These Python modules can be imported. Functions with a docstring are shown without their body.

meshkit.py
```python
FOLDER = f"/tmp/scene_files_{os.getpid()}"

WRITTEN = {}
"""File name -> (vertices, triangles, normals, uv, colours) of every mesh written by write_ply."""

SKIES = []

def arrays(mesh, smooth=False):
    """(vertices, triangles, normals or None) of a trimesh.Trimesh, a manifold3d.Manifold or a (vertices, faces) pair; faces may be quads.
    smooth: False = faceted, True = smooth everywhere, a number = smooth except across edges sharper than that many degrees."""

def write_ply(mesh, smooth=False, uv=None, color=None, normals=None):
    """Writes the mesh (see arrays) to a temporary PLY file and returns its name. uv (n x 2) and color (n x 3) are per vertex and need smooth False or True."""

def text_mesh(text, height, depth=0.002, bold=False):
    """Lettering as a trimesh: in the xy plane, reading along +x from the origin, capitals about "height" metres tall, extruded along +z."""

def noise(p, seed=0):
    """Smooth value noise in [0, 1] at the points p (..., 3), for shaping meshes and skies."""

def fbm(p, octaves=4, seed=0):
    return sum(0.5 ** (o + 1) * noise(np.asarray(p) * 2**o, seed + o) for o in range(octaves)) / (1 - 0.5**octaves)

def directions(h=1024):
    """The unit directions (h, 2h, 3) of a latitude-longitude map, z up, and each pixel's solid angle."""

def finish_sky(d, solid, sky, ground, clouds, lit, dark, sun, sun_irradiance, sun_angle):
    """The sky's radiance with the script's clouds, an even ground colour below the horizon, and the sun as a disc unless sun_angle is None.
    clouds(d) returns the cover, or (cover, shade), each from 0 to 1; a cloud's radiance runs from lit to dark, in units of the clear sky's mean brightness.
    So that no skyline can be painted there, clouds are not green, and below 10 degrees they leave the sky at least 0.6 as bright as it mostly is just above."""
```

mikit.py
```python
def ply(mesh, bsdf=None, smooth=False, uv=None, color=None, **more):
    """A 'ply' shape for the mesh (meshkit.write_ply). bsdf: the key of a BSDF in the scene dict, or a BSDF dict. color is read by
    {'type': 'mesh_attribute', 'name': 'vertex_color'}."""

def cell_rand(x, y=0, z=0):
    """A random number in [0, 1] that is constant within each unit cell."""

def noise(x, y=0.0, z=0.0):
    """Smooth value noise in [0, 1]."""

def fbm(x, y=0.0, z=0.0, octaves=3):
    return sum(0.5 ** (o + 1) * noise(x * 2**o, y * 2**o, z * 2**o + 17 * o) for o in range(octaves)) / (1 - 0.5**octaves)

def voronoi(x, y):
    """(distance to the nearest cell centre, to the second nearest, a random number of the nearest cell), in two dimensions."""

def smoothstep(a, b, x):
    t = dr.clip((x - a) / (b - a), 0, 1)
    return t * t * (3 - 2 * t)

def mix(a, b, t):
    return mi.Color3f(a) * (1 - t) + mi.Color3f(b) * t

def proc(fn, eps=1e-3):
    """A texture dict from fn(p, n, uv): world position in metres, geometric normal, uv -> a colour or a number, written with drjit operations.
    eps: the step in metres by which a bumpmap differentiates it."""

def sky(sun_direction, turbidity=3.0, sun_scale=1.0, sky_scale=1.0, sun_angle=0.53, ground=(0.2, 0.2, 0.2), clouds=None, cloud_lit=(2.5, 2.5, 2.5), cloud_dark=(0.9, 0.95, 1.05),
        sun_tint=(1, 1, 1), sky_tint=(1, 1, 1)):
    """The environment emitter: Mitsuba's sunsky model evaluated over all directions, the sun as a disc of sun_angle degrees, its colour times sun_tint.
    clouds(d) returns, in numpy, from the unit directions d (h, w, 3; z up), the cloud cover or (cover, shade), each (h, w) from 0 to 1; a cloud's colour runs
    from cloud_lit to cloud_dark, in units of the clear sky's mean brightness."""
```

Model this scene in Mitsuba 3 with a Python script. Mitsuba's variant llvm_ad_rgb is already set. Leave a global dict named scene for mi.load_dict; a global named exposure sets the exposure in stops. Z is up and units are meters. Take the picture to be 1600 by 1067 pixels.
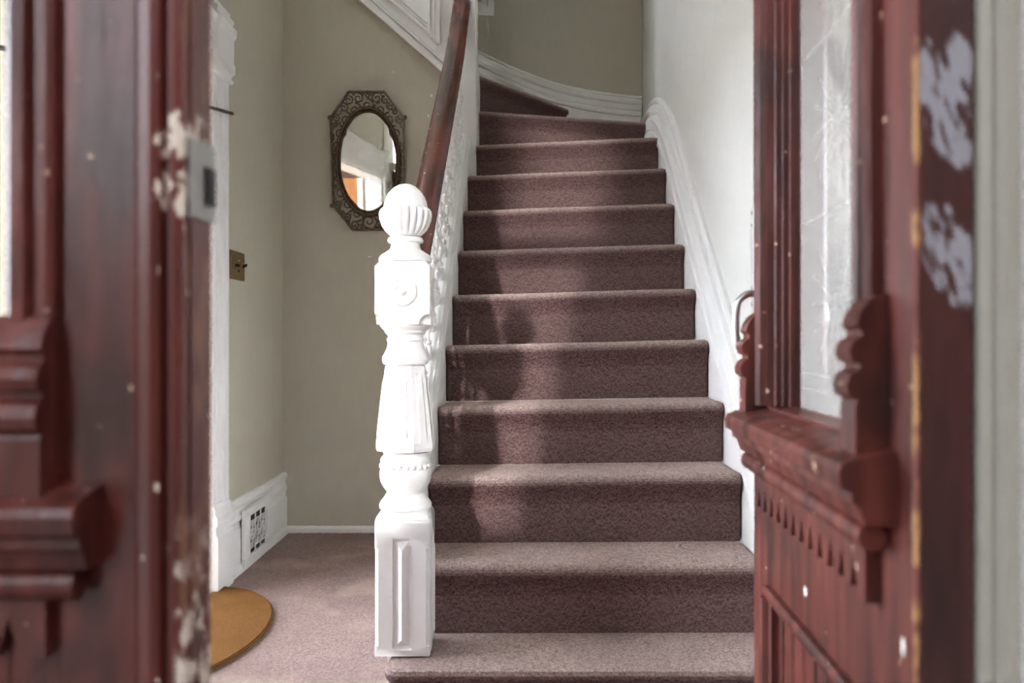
import math, random
import numpy as np, trimesh, manifold3d as m3
import mitsuba as mi, drjit as dr
import mikit, meshkit
from shapely.geometry import Polygon, box as sbox
from shapely import affinity

T = mi.ScalarTransform4f
EYE = 0.94                     # eye height above the hall floor (m)
random.seed(7)
rng = np.random.default_rng(11)

scene, labels = {}, {}

# ------------------------------------------------------------------ camera, sky, light, exposure
exposure = 5.33
scene['camera'] = dict(type='thinlens', fov=2 * math.degrees(math.atan(800 / 1300)), fov_axis='x',
                       aperture_radius=0.0042, focus_distance=2.55, near_clip=0.02, far_clip=200.0,
                       to_world=T().look_at(origin=[0, 0, EYE], target=[0, 5, EYE], up=[0, 0, 1]))
SUN = np.array([-0.28, -1.0, 0.26])
def clouds(d):
    f = meshkit.fbm(d * 3.0, 4)
    return 0.80 + 0.20 * f, 0.5 * meshkit.fbm(d * 2.0 + 9, 3)
scene['sky'] = mikit.sky(SUN, turbidity=4.0, sun_scale=0.14, sky_scale=1.0, sun_angle=2.0, ground=(0.32, 0.31, 0.29),
                         sun_tint=(0.68, 1.0, 2.15), sky_tint=(1.25, 1.08, 0.98), clouds=clouds, cloud_lit=(5.8, 6.2, 6.9), cloud_dark=(3.9, 4.15, 4.6))

# ------------------------------------------------------------------ materials
def P(**k):
    return {'type': 'principled', **{a: ({'type': 'rgb', 'value': list(b)} if isinstance(b, (tuple, list)) else b) for a, b in k.items()}}

def two(b):
    return {'type': 'twosided', 'bsdf': b}

def bump(b, fn, scale=1.0, eps=1e-3):
    return {'type': 'bumpmap', 'arbitrary': mikit.proc(fn, eps), 'scale': scale, 'bsdf': b}

N, F, MIX, SS = mikit.noise, mikit.fbm, mikit.mix, mikit.smoothstep

def spot(p, x, z, rx, rz, ax=0):
    a = (p.x - x) / rx if ax == 0 else (p.y - x) / rx
    b = (p.z - z) / rz
    return SS(1.0, 0.6, a * a + b * b + 0.8 * (N(p.x * 260, p.y * 260, p.z * 260) - 0.5))

def wall_col(p, n, uv):
    m = F(p.x * 2.2, p.y * 2.2, p.z * 2.2)
    f = F(p.x * 60, p.y * 60, p.z * 14)
    c = MIX((0.425, 0.405, 0.325), (0.455, 0.435, 0.350), m) * (0.97 + 0.06 * f)
    k = 0
    for x, z, rx, rz in ((-0.397, 2.152, .004, .009), (-0.412, 2.052, .004, .010), (-0.585, 2.268, .003, .006), (-0.70, 1.357, .012, .004)):
        k = dr.maximum(k, spot(p, x, z, rx, rz) * SS(4.0, 4.05, p.y) * SS(4.2, 4.15, p.y))
    return MIX(c, (0.80, 0.79, 0.74), k)
scene['m_wall'] = two(P(base_color=mikit.proc(wall_col), roughness=0.62, specular=0.35))

def pale_col(p, n, uv):
    m = F(p.x * 2.2, p.y * 2.2, p.z * 2.2)
    c = MIX((0.585, 0.588, 0.555), (0.635, 0.635, 0.600), m) * (0.97 + 0.06 * F(p.x * 60, p.y * 60, p.z * 14))
    k = SS(0.70, 0.80, F(p.x * 6, p.y * 6, p.z * 6)) * 0.25
    return MIX(c, (0.50, 0.50, 0.48), k)
scene['m_wall_pale'] = two(P(base_color=mikit.proc(pale_col), roughness=0.6, specular=0.35))

def white_col(p, n, uv):
    d = F(p.x * 9, p.y * 9, p.z * 9)
    s = F(p.x * 70, p.y * 70, p.z * 70)
    c = MIX((0.68, 0.68, 0.66), (0.74, 0.74, 0.725), d)
    return MIX(c, (0.62, 0.58, 0.50), SS(0.72, 0.80, s) * SS(0.45, 0.65, d) * 0.45)
scene['m_white'] = two(bump(P(base_color=mikit.proc(white_col), roughness=0.38, specular=0.5),
                            lambda p, n, uv: F(p.x * 130, p.y * 130, p.z * 130) * 0.0006, 1.0, 8e-4))
scene['m_white_plain'] = two(P(base_color=(0.80, 0.80, 0.785), roughness=0.42))

def carpet(c_lo, c_hi, scale=1.0):
    def col(p, n, uv):
        big = F(p.x * 5, p.y * 5, p.z * 5)
        g = N(p.x * 380, p.y * 380, p.z * 380)
        g2 = N(p.x * 170 + 9, p.y * 170, p.z * 170)
        c = MIX(c_lo, c_hi, SS(0.12, 0.88, 0.6 * g + 0.4 * g2))
        return c * (0.86 + 0.28 * big)
    return col
def carpet_bump(p, n, uv):
    return (N(p.x * 330, p.y * 330, p.z * 330) * 0.7 + N(p.x * 150, p.y * 150, p.z * 150) * 0.6) * 0.0022
riser_c, worn_lit_tread_c = carpet((0.042, 0.023, 0.021), (0.158, 0.096, 0.092)), carpet((0.20, 0.142, 0.128), (0.43, 0.335, 0.300))
def carpet_stair_c(p, n, uv):      # tops lighter and tanner: partly wear, partly overhead light painted into the colour
    c = MIX(riser_c(p, n, uv), worn_lit_tread_c(p, n, uv), SS(-0.25, 1.0, n.z) * (0.70 + 0.4 * F(p.x * 7, p.y * 7, 2.0)))
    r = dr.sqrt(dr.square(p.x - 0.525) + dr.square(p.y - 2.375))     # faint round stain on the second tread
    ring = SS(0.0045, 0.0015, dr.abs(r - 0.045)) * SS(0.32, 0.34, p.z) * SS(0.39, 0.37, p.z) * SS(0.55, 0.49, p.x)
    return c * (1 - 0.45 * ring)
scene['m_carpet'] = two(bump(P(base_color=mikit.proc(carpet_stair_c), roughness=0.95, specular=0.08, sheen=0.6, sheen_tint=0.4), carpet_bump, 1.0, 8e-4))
def floor_col(p, n, uv):
    c = carpet((0.155, 0.105, 0.098), (0.262, 0.190, 0.168))(p, n, uv)
    t = F(p.x * 4 + 3, p.y * 4, 0.0)
    return MIX(c, (0.40, 0.31, 0.25), SS(0.55, 0.75, t) * 0.35)
scene['m_carpet_floor'] = two(bump(P(base_color=mikit.proc(floor_col), roughness=0.95, specular=0.08, sheen=0.4), carpet_bump, 1.0, 8e-4))

def coir_col(p, n, uv):
    g = N(p.x * 300, p.y * 300, p.z * 300)
    b = F(p.x * 11, p.y * 11, 0.0)
    return MIX((0.085, 0.036, 0.009), (0.175, 0.082, 0.026), 0.55 * g + 0.45 * b)
scene['m_coir'] = two(bump(P(base_color=mikit.proc(coir_col), roughness=0.95, specular=0.1), carpet_bump, 1.2, 8e-4))
scene['m_coir_edge'] = two(P(base_color=(0.10, 0.06, 0.03), roughness=0.9))

def wood_c(lo, hi, chips, chip_col, dens):
    def col(p, n, uv):
        g = F(p.x * 55, p.y * 55, p.z * 5)
        b = F(p.x * 9 + 4, p.y * 9, p.z * 4)
        c = MIX(lo, hi, SS(0.18, 0.82, 0.55 * g + 0.45 * b))
        c = MIX(c, (0.022, 0.014, 0.012), SS(0.54, 0.74, F(p.x * 14 + 7, p.y * 14, p.z * 9)) * 0.55)
        k = SS(dens, dens + 0.05, F(p.x * 85, p.y * 85, p.z * 60 + 5))
        return MIX(c, chip_col, k * chips)
    return col
red_c = wood_c((0.034, 0.010, 0.008), (0.150, 0.037, 0.028), 0.85, (0.60, 0.42, 0.30), 0.80)
def door_col(p, n, uv):
    c = red_c(p, n, uv)
    k = 0
    for y, z, ry, rz in ((1.050, .625, .0065, .0075), (.746, .667, .0042, .010)):      # splashes of white paint on the open leaf
        k = dr.maximum(k, spot(p, y, z, ry, rz, 1) * SS(0.2, 0.3, p.x))
    return MIX(c, (0.75, 0.74, 0.72), k)
scene['m_door'] = two(bump(P(base_color=mikit.proc(door_col), roughness=0.36, specular=0.36, clearcoat=0.05, clearcoat_gloss=0.8),
                           lambda p, n, uv: F(p.x * 70, p.y * 70, p.z * 12) * 0.0009, 1.0, 1e-3))
dark_c = wood_c((0.040, 0.017, 0.013), (0.120, 0.034, 0.024), 0.9, (0.58, 0.46, 0.33), 0.77)
scene['m_door_dark'] = two(bump(P(base_color=mikit.proc(dark_c), roughness=0.36, specular=0.5, clearcoat=0.2),
                                lambda p, n, uv: F(p.x * 70, p.y * 70, p.z * 12) * 0.0009, 1.0, 1e-3))
# astragal of the left leaf: cream chips round the strike plate and along the arrises
def astragal_col(p, n, uv):
    c = MIX((0.040, 0.012, 0.010), (0.150, 0.030, 0.022), F(p.x * 60, p.y * 60, p.z * 5))
    z = p.z - EYE
    band = SS(0.085, 0.13, z) * SS(0.215, 0.175, z)
    k = F(p.x * 110, p.y * 110, p.z * 55)
    right = SS(-0.316, -0.290, p.x)
    m = SS(0.55, 0.58, k * (0.72 + 0.42 * band * right))
    low = SS(-0.12, -0.26, z) * SS(-0.287, -0.281, p.x)
    m = dr.maximum(m, SS(0.52, 0.58, k) * low)
    c = MIX(c, (0.66, 0.60, 0.50), m)
    o = SS(0.48, 0.60, F(p.x * 30, p.y * 30 + 3, p.z * 12)) * SS(-0.2835, -0.2800, p.x)
    return MIX(c, (0.20, 0.085, 0.04), o * (1 - m) * 0.6)
scene['m_astragal'] = two(P(base_color=mikit.proc(astragal_col), roughness=0.34, specular=0.5, clearcoat=0.25))
# hinge edge of the open leaf: dark with brushed white paint
def hinge_col(p, n, uv):
    c = MIX((0.030, 0.015, 0.014), (0.085, 0.028, 0.024), F(p.x * 60, 3, p.z * 7))
    z = p.z - EYE
    q = F((p.x + 0.28 * p.z) * 210, 1.0, (p.z - 0.3 * p.x) * 42, 4)
    def blob(x0, z0, rx, rz):
        a = (p.x - x0 + 0.25 * (z - z0)) / rx
        b = (z - z0) / rz
        return SS(1.25, 0.25, a * a + b * b)
    m = dr.maximum(dr.maximum(blob(.372, .205, .022, .058), blob(.385, .245, .012, .028)), blob(.377, .075, .024, .048))
    k = SS(0.47, 0.66, q + 0.30 * m - 0.12) * SS(0.05, 0.40, m)
    return MIX(c, (0.40, 0.42, 0.47), k * 0.85)
scene['m_hinge_edge'] = two(P(base_color=mikit.proc(hinge_col), roughness=0.5, specular=0.4))
def worn_col(p, n, uv):
    k = F(p.x * 40, p.y * 40, p.z * 26)
    return MIX((0.16, 0.045, 0.032), (0.40, 0.215, 0.085), SS(0.40, 0.58, k))
scene['m_worn'] = two(P(base_color=mikit.proc(worn_col), roughness=0.6))

def rail_col(p, n, uv):
    g = F(p.x * 50, p.y * 5, (p.z - 0.83 * p.y) * 50)
    c = MIX((0.040, 0.011, 0.008), (0.125, 0.026, 0.015), SS(0.25, 0.8, g))
    k = SS(0.79, 0.82, F(p.x * 120, p.y * 70, p.z * 70))
    return MIX(c, (0.75, 0.60, 0.5), k)
scene['m_rail'] = two(P(base_color=mikit.proc(rail_col), roughness=0.22, specular=0.5, clearcoat=0.6, clearcoat_gloss=0.9))

scene['m_steel'] = two(P(base_color=(0.52, 0.51, 0.49), roughness=0.35, metallic=1.0))
scene['m_plate'] = two(P(base_color=(0.33, 0.33, 0.30), roughness=0.5, metallic=0.6))
scene['m_brass'] = two(P(base_color=(0.62, 0.42, 0.16), roughness=0.35, metallic=1.0))
def oldbrass(p, n, uv):
    return MIX((0.12, 0.075, 0.03), (0.22, 0.15, 0.07), F(p.x * 60, p.y * 60, p.z * 60))
scene['m_oldbrass'] = two(P(base_color=mikit.proc(oldbrass), roughness=0.45, metallic=0.55))
def bronze(p, n, uv):
    return MIX((0.045, 0.030, 0.020), (0.16, 0.105, 0.062), SS(0.3, 0.75, F(p.x * 150, p.y * 150, p.z * 150)))
scene['m_bronze'] = two(P(base_color=mikit.proc(bronze), roughness=0.42, metallic=0.45))
scene['m_black'] = two(P(base_color=(0.012, 0.011, 0.011), roughness=0.6))
scene['m_darkrod'] = two(P(base_color=(0.06, 0.065, 0.075), roughness=0.3, metallic=0.5))
scene['m_silver'] = two({'type': 'conductor', 'material': 'Ag', 'specular_reflectance': {'type': 'rgb', 'value': [0.86, 0.88, 0.86]}})
scene['m_glass'] = {'type': 'thindielectric', 'int_ior': 1.5}
scene['m_etched'] = {'type': 'blendbsdf', 'weight': 0.13, 'a': {'type': 'thindielectric', 'int_ior': 1.5},
                     'b': two({'type': 'diffuse', 'reflectance': {'type': 'rgb', 'value': [0.75, 0.78, 0.77]}})}
scene['m_jamb'] = two(P(base_color=(0.44, 0.445, 0.385), roughness=0.5))
def orange_col(p, n, uv):
    return MIX((0.30, 0.105, 0.028), (0.46, 0.18, 0.05), F(p.x * 30, p.y * 30, p.z * 3))
scene['m_orange'] = two(P(base_color=mikit.proc(orange_col), roughness=0.4))
scene['m_lilac'] = two(P(base_color=(0.60, 0.60, 0.63), roughness=0.45))
scene['m_ceiling'] = two(P(base_color=(0.70, 0.69, 0.65), roughness=0.8))
scene['m_brick'] = two(P(base_color=(0.22, 0.13, 0.10), roughness=0.85))
scene['m_pale_floor'] = two(P(base_color=(0.50, 0.44, 0.36), roughness=0.5))
scene['m_added_hedge'] = two(P(base_color=(0.035, 0.055, 0.02), roughness=0.9))
scene['m_stone'] = two(P(base_color=(0.30, 0.29, 0.28), roughness=0.85))

# ------------------------------------------------------------------ helpers
def key_of(name):
    if name not in scene and name not in labels:
        return name
    i = 1
    while f'{name}_{i:03d}' in scene or f'{name}_{i:03d}' in labels:
        i += 1
    return f'{name}_{i:03d}'

def obj(name, mesh, mat, parent=None, smooth=False, label=None, **tags):
    k = key_of(f'{parent}__{name}' if parent else name)
    scene[k] = mikit.ply(mesh, mat, smooth=smooth)
    if label: tags['label'] = label
    if tags: labels[k] = tags
    return k

def struct(name, mesh, mat, smooth=False, **tags):
    return obj(name, mesh, mat, None, smooth, kind='structure', **tags)

def thing(name, label, category, **tags):
    k = key_of(name)
    labels[k] = {'label': label, 'category': category, **tags}
    return k

def tm(man):
    m = man.to_mesh()
    return trimesh.Trimesh(np.array(m.vert_properties[:, :3]), np.array(m.tri_verts), process=False)

def man(t):
    t = t.copy(); t.merge_vertices()
    return m3.Manifold(m3.Mesh(np.asarray(t.vertices, np.float32), np.asarray(t.faces, np.uint32)))

def cat(*ms):
    return trimesh.util.concatenate(list(ms))

def bx(x0, x1, y0, y1, z0, z1, c=0.0):
    """a box, its edges chamfered by c"""
    if c <= 0:
        m = trimesh.creation.box((x1 - x0, y1 - y0, z1 - z0))
        m.apply_translation(((x0 + x1) / 2, (y0 + y1) / 2, (z0 + z1) / 2))
        return m
    pts = []
    for sx in (0, 1):
        for sy in (0, 1):
            for sz in (0, 1):
                q = np.array([(x0, x1)[sx], (y0, y1)[sy], (z0, z1)[sz]], float)
                d = np.array([(1, -1)[sx], (1, -1)[sy], (1, -1)[sz]]) * c
                for k in range(3):
                    e = d.copy(); e[k] = 0
                    pts.append(q + e)
    return trimesh.convex.convex_hull(np.array(pts))

def prism(poly, a, b, axis):
    """extrude a 2-D outline from a to b. axis 'x': (y,z) outline; 'y': (x,z); 'z': (x,y)"""
    if not isinstance(poly, Polygon):
        poly = Polygon(poly)
    m = trimesh.creation.extrude_polygon(poly, b - a, engine='earcut')
    v = np.array(m.vertices); f = np.array(m.faces)
    u, w, h = v[:, 0], v[:, 1], v[:, 2] + a
    if axis == 'z': V = np.stack([u, w, h], 1)
    if axis == 'x': V = np.stack([h, u, w], 1)
    if axis == 'y': V = np.stack([u, h, w], 1); f = f[:, ::-1]
    return trimesh.Trimesh(V, f, process=False)

def lathe(prof, seg=32, mod=None):
    """prof: (r, z) from bottom to top, closed by caps. mod(theta, r, z) -> r"""
    th = np.arange(seg) * 2 * np.pi / seg
    V, Fc = [], []
    for r, z in prof:
        R = np.full(seg, r) if mod is None else mod(th, r, z)
        V.append(np.stack([R * np.cos(th), R * np.sin(th), np.full(seg, z)], 1))
    n = len(prof)
    V = np.vstack(V + [[[0, 0, prof[0][1]], [0, 0, prof[-1][1]]]])
    for i in range(n - 1):
        for j in range(seg):
            k = (j + 1) % seg
            a, b, c, d = i * seg + j, i * seg + k, (i + 1) * seg + k, (i + 1) * seg + j
            Fc += [(a, b, c), (a, c, d)]
    for j in range(seg):
        k = (j + 1) % seg
        Fc += [(n * seg, k, j), (n * seg + 1, (n - 1) * seg + j, (n - 1) * seg + k)]
    return trimesh.Trimesh(V, Fc, process=False)

def loft(sections, cap=True):
    """sections: list of (n,3) closed outlines of equal length"""
    S = np.array(sections, float); m, n = S.shape[:2]
    Fc = []
    for i in range(m - 1):
        for j in range(n):
            k = (j + 1) % n
            a, b, c, d = i * n + j, i * n + k, (i + 1) * n + k, (i + 1) * n + j
            Fc += [(a, b, c), (a, c, d)]
    t = trimesh.Trimesh(S.reshape(-1, 3), Fc, process=False)
    if cap:
        from mapbox_earcut import triangulate_float64 as ear
        def capf(s):
            u = s - s.mean(0)
            w = np.linalg.svd(u)[2][:2]
            q = u @ w.T
            return ear(q, np.array([len(q)], np.uint32)).reshape(-1, 3)
        Fc += [tuple(x) for x in capf(S[0])] + [tuple(x + (m - 1) * n) for x in capf(S[-1])]
        t = trimesh.Trimesh(S.reshape(-1, 3), Fc, process=False)
    t.fix_normals()
    return t

def tube(pts, r, sides=8):
    p = np.asarray(pts, float)
    t = np.gradient(p, axis=0); t /= np.linalg.norm(t, axis=1, keepdims=True) + 1e-12
    ref = np.array([0.3, 1.0, 0.2])
    if abs(np.dot(t.mean(0), ref)) > 0.9: ref = np.array([1.0, 0, 0.1])
    a = np.cross(t, ref); a /= np.linalg.norm(a, axis=1, keepdims=True)
    b = np.cross(t, a)
    ang = np.arange(sides) * 2 * np.pi / sides
    R = np.broadcast_to(r, (len(p),))
    S = p[:, None] + R[:, None, None] * (np.cos(ang)[None, :, None] * a[:, None] + np.sin(ang)[None, :, None] * b[:, None])
    return loft(list(S))

def moved(m, x=0, y=0, z=0):
    m = m.copy(); m.apply_translation((x, y, z)); return m

def mapped(m, f, flip=False):
    v = f(np.array(m.vertices)); fc = np.array(m.faces)
    return trimesh.Trimesh(v, fc[:, ::-1] if flip else fc, process=False)

def arc(cx, cy, r, a0, a1, n):
    t = np.radians(np.linspace(a0, a1, n))
    return [(cx + r * math.cos(x), cy + r * math.sin(x)) for x in t]

# the staircase runs 1.6 degrees off the camera's axis
YAW = math.radians(1.6)
def stair(m):
    c, s = math.cos(YAW), math.sin(YAW)
    return mapped(m, lambda v: np.stack([v[:, 0] * c + v[:, 1] * s, -v[:, 0] * s + v[:, 1] * c, v[:, 2]], 1))

# ------------------------------------------------------------------ the setting
Y_DOOR, Y_MID, Y_BACK = 0.72, 4.10, 4.97
X_LEFT, X_HINGE = -1.13, -0.89
H_HALL, H_WELL = 3.1, 4.6
DW0, DW1, DWH = 1.02, 3.075, 1.955          # the doorway in the left wall

struct('floor', bx(-1.13, 0.80, 0.60, 4.10, -0.06, 0.0), 'm_carpet_floor', label='mauve carpeted hall floor between the front doors and the mirror wall')
wl = Polygon([(0.60, -0.06), (4.20, -0.06), (4.20, H_WELL), (0.60, H_WELL)], [[(DW0, 0.0), (DW1, 0.0), (DW1, DWH), (DW0, DWH)], [(3.25, 3.3), (3.85, 3.3), (3.85, 4.3), (3.25, 4.3)]])
struct('wall_left', prism(wl, X_LEFT - 0.14, X_LEFT, 'x'), 'm_wall', label='sage beige left wall with the white cased doorway')
struct('wall_middle', bx(X_LEFT, -0.262, Y_MID, Y_MID + 0.12, -0.06, H_WELL), 'm_wall', label='sage beige wall carrying the oval mirror')
struct('wall_right', stair(bx(0.645, 0.765, 0.60, 5.20, -0.06, H_WELL)), 'm_wall_pale', label='pale wall along the right of the stairs')
struct('wall_back', bx(-1.3, 0.78, Y_BACK, Y_BACK + 0.12, -0.06, H_WELL), 'm_wall', label='olive wall at the turn of the stairs')
struct('wall_upper_left', bx(-1.3, -1.2, Y_MID + 0.13, Y_BACK, 0, H_WELL), 'm_wall')
struct('ceiling', bx(-1.13, 0.82, 0.60, 3.15, H_HALL, H_HALL + 0.12), 'm_ceiling')
struct('ceiling_stairwell', bx(-1.3, 0.95, 3.15, 5.10, H_WELL, H_WELL + 0.1), 'm_ceiling')
struct('wall_stairwell_front', bx(-1.13, 0.80, 3.05, 3.15, H_HALL + 0.12, H_WELL), 'm_wall')
struct('window_3', bx(X_LEFT - .072, X_LEFT - .068, 3.25, 3.85, 3.3, 4.3), 'm_glass')
# front wall round the pair of doors, with a light over them
fw = Polygon([(-1.27, -0.06), (0.95, -0.06), (0.95, H_WELL), (-1.27, H_WELL)],
             [[(-1.112, 0.0), (0.398, 0.0), (0.398, 2.04), (-1.112, 2.04)], [(-1.12, 2.085), (0.398, 2.085), (0.398, 3.02), (-1.12, 3.02)]])
struct('wall_front', prism(fw, 0.775, 0.92, 'y'), 'm_wall')
struct('window_1', bx(-1.12, 0.398, 0.84, 0.843, 2.085, 3.02), 'm_glass')
struct('baseboard_middle', prism([(Y_MID, 0), (Y_MID - .014, 0), (Y_MID - .014, .020), (Y_MID - .006, .032), (Y_MID, .032)], X_LEFT + 0.02, -0.31, 'x'), 'm_white')

# door frame in the front wall
trim_frame = thing('trim_1', 'grey green door jamb and white outer trim beside the open door', 'door frame', kind='structure')
def jamb_profile(x0, x1, s):
    w = x1 - x0
    return Polygon([(x0, .775), (x0, .735), (x0 + .1 * w, .722), (x0 + .3 * w, .716), (x0 + .4 * w, .726), (x0 + .55 * w, .730), (x0 + .75 * w, .722), (x1, .722), (x1, .775)])
obj('jamb', prism(jamb_profile(0.401, 0.441, 1), 0, 2.2, 'z'), 'm_jamb', trim_frame, label='grey green painted jamb')
obj('outer_trim', prism([(0.442, .775), (0.442, .712), (.449, .700), (.55, .700), (.55, .775)], 0, 2.2, 'z'), 'm_white_plain', trim_frame, label='white outer trim')
obj('jamb', bx(-1.127, -1.093, .722, .775, 0, 2.2), 'm_jamb', trim_frame)
obj('head', bx(-1.093, 0.401, .722, .775, 2.03, 2.085), 'm_jamb', trim_frame)

# ------------------------------------------------------------------ left doorway: casing, plinths, corner blocks
trim = thing('trim_2', 'white Victorian casing round the doorway in the left wall', 'door casing', kind='structure')
XL = X_LEFT
def casing_poly(y0, y1):            # (x, y) section of a moulded architrave standing on the left wall
    w = y1 - y0
    q = [(0, 0), (.020, 0), (.024, .02), (.024, .10), (.016, .13), (.016, .30), (.022, .33), (.022, .40), (.014, .43), (.014, .58), (.022, .61), (.026, .66), (.026, .80), (.018, .84), (.018, .90), (.028, .93), (.028, 1.0), (0, 1.0)]
    return [(XL + a, y0 + b * w) for a, b in q]
for y0, y1, fl in ((DW1 + .005, DW1 + .165, 0), (DW0 - .165, DW0 - .005, 1)):
    obj('casing', prism(casing_poly(y0, y1), .33, 1.955, 'z'), 'm_white', trim)
    # corner block with crown steps
    yc, hw = (y0 + y1) / 2, .088
    z0, z1 = EYE + 1.000, EYE + 1.275
    pr = [(0, z0), (.040, z0), (.044, z0 + .012), (.034, z0 + .022), (.040, z0 + .034), (.050, z0 + .040), (.050, z0 + .075), (.044, z0 + .080), (.046, z0 + .17), (.056, z0 + .185), (.056, z0 + .21), (.040, z0 + .222), (.046, z0 + .245), (.030, z0 + .25), (.030, z1), (0, z1)]
    obj('corner_block', prism([(XL + a, b) for a, b in pr], yc - hw, yc + hw, 'y') if False else
        mapped(prism(Polygon([(a, b) for a, b in pr]), yc - hw, yc + hw, 'y'), lambda v: np.stack([XL + v[:, 0], v[:, 1], v[:, 2]], 1)), 'm_white', trim)
    pb = [(0, 0), (.044, 0), (.044, .21), (.036, .225), (.036, .25), (.042, .258), (.042, .285), (.034, .295), (.034, .318), (.026, .33), (0, .33)]
    obj('plinth', mapped(prism(Polygon(pb), y0 - .006, y1 + .004, 'y'), lambda v: np.stack([XL + v[:, 0], v[:, 1], v[:, 2]], 1)), 'm_white', trim)
hp = [(0, 1.955), (.022, 1.955), (.026, 1.975), (.018, 1.99), (.018, 2.02), (.026, 2.03), (.020, 2.05), (.020, 2.09), (.030, 2.10), (.024, 2.115), (.038, 2.13), (.044, 2.15), (0, 2.15)]
obj('head', mapped(prism(Polygon(hp), DW0 + .003, DW1 - .003, 'y'), lambda v: np.stack([XL + v[:, 0], v[:, 1], v[:, 2]], 1)), 'm_white', trim)
obj('jamb_lining', bx(XL - .14, XL - .002, DW1 - .014, DW1 - .001, 0, DWH), 'm_white', trim)
obj('jamb_lining', bx(XL - .14, XL - .002, DW0 + .001, DW0 + .014, 0, DWH), 'm_lilac', trim)
obj('jamb_lining', bx(XL - .14, XL - .002, DW0 + .015, DW1 - .015, DWH - .014, DWH - .001), 'm_white', trim)
obj('stop_bead', bx(XL - .06, XL - .035, DW1 - .028, DW1 - .0145, 0, DWH - .015), 'm_white', trim)

# baseboard on the left wall
bbp = [(0, 0), (.034, 0), (.034, .018), (.022, .034), (.022, .175), (.016, .185), (.016, .205), (.024, .215), (.024, .232), (.014, .243), (.014, .262), (.024, .272), (.024, .288), (.014, .297), (0, .297)]
base_left = struct('baseboard_left', mapped(prism(Polygon(bbp), DW1 + .172, Y_MID - .001, 'y'), lambda v: np.stack([XL + v[:, 0], v[:, 1], v[:, 2]], 1)), 'm_white')

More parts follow.
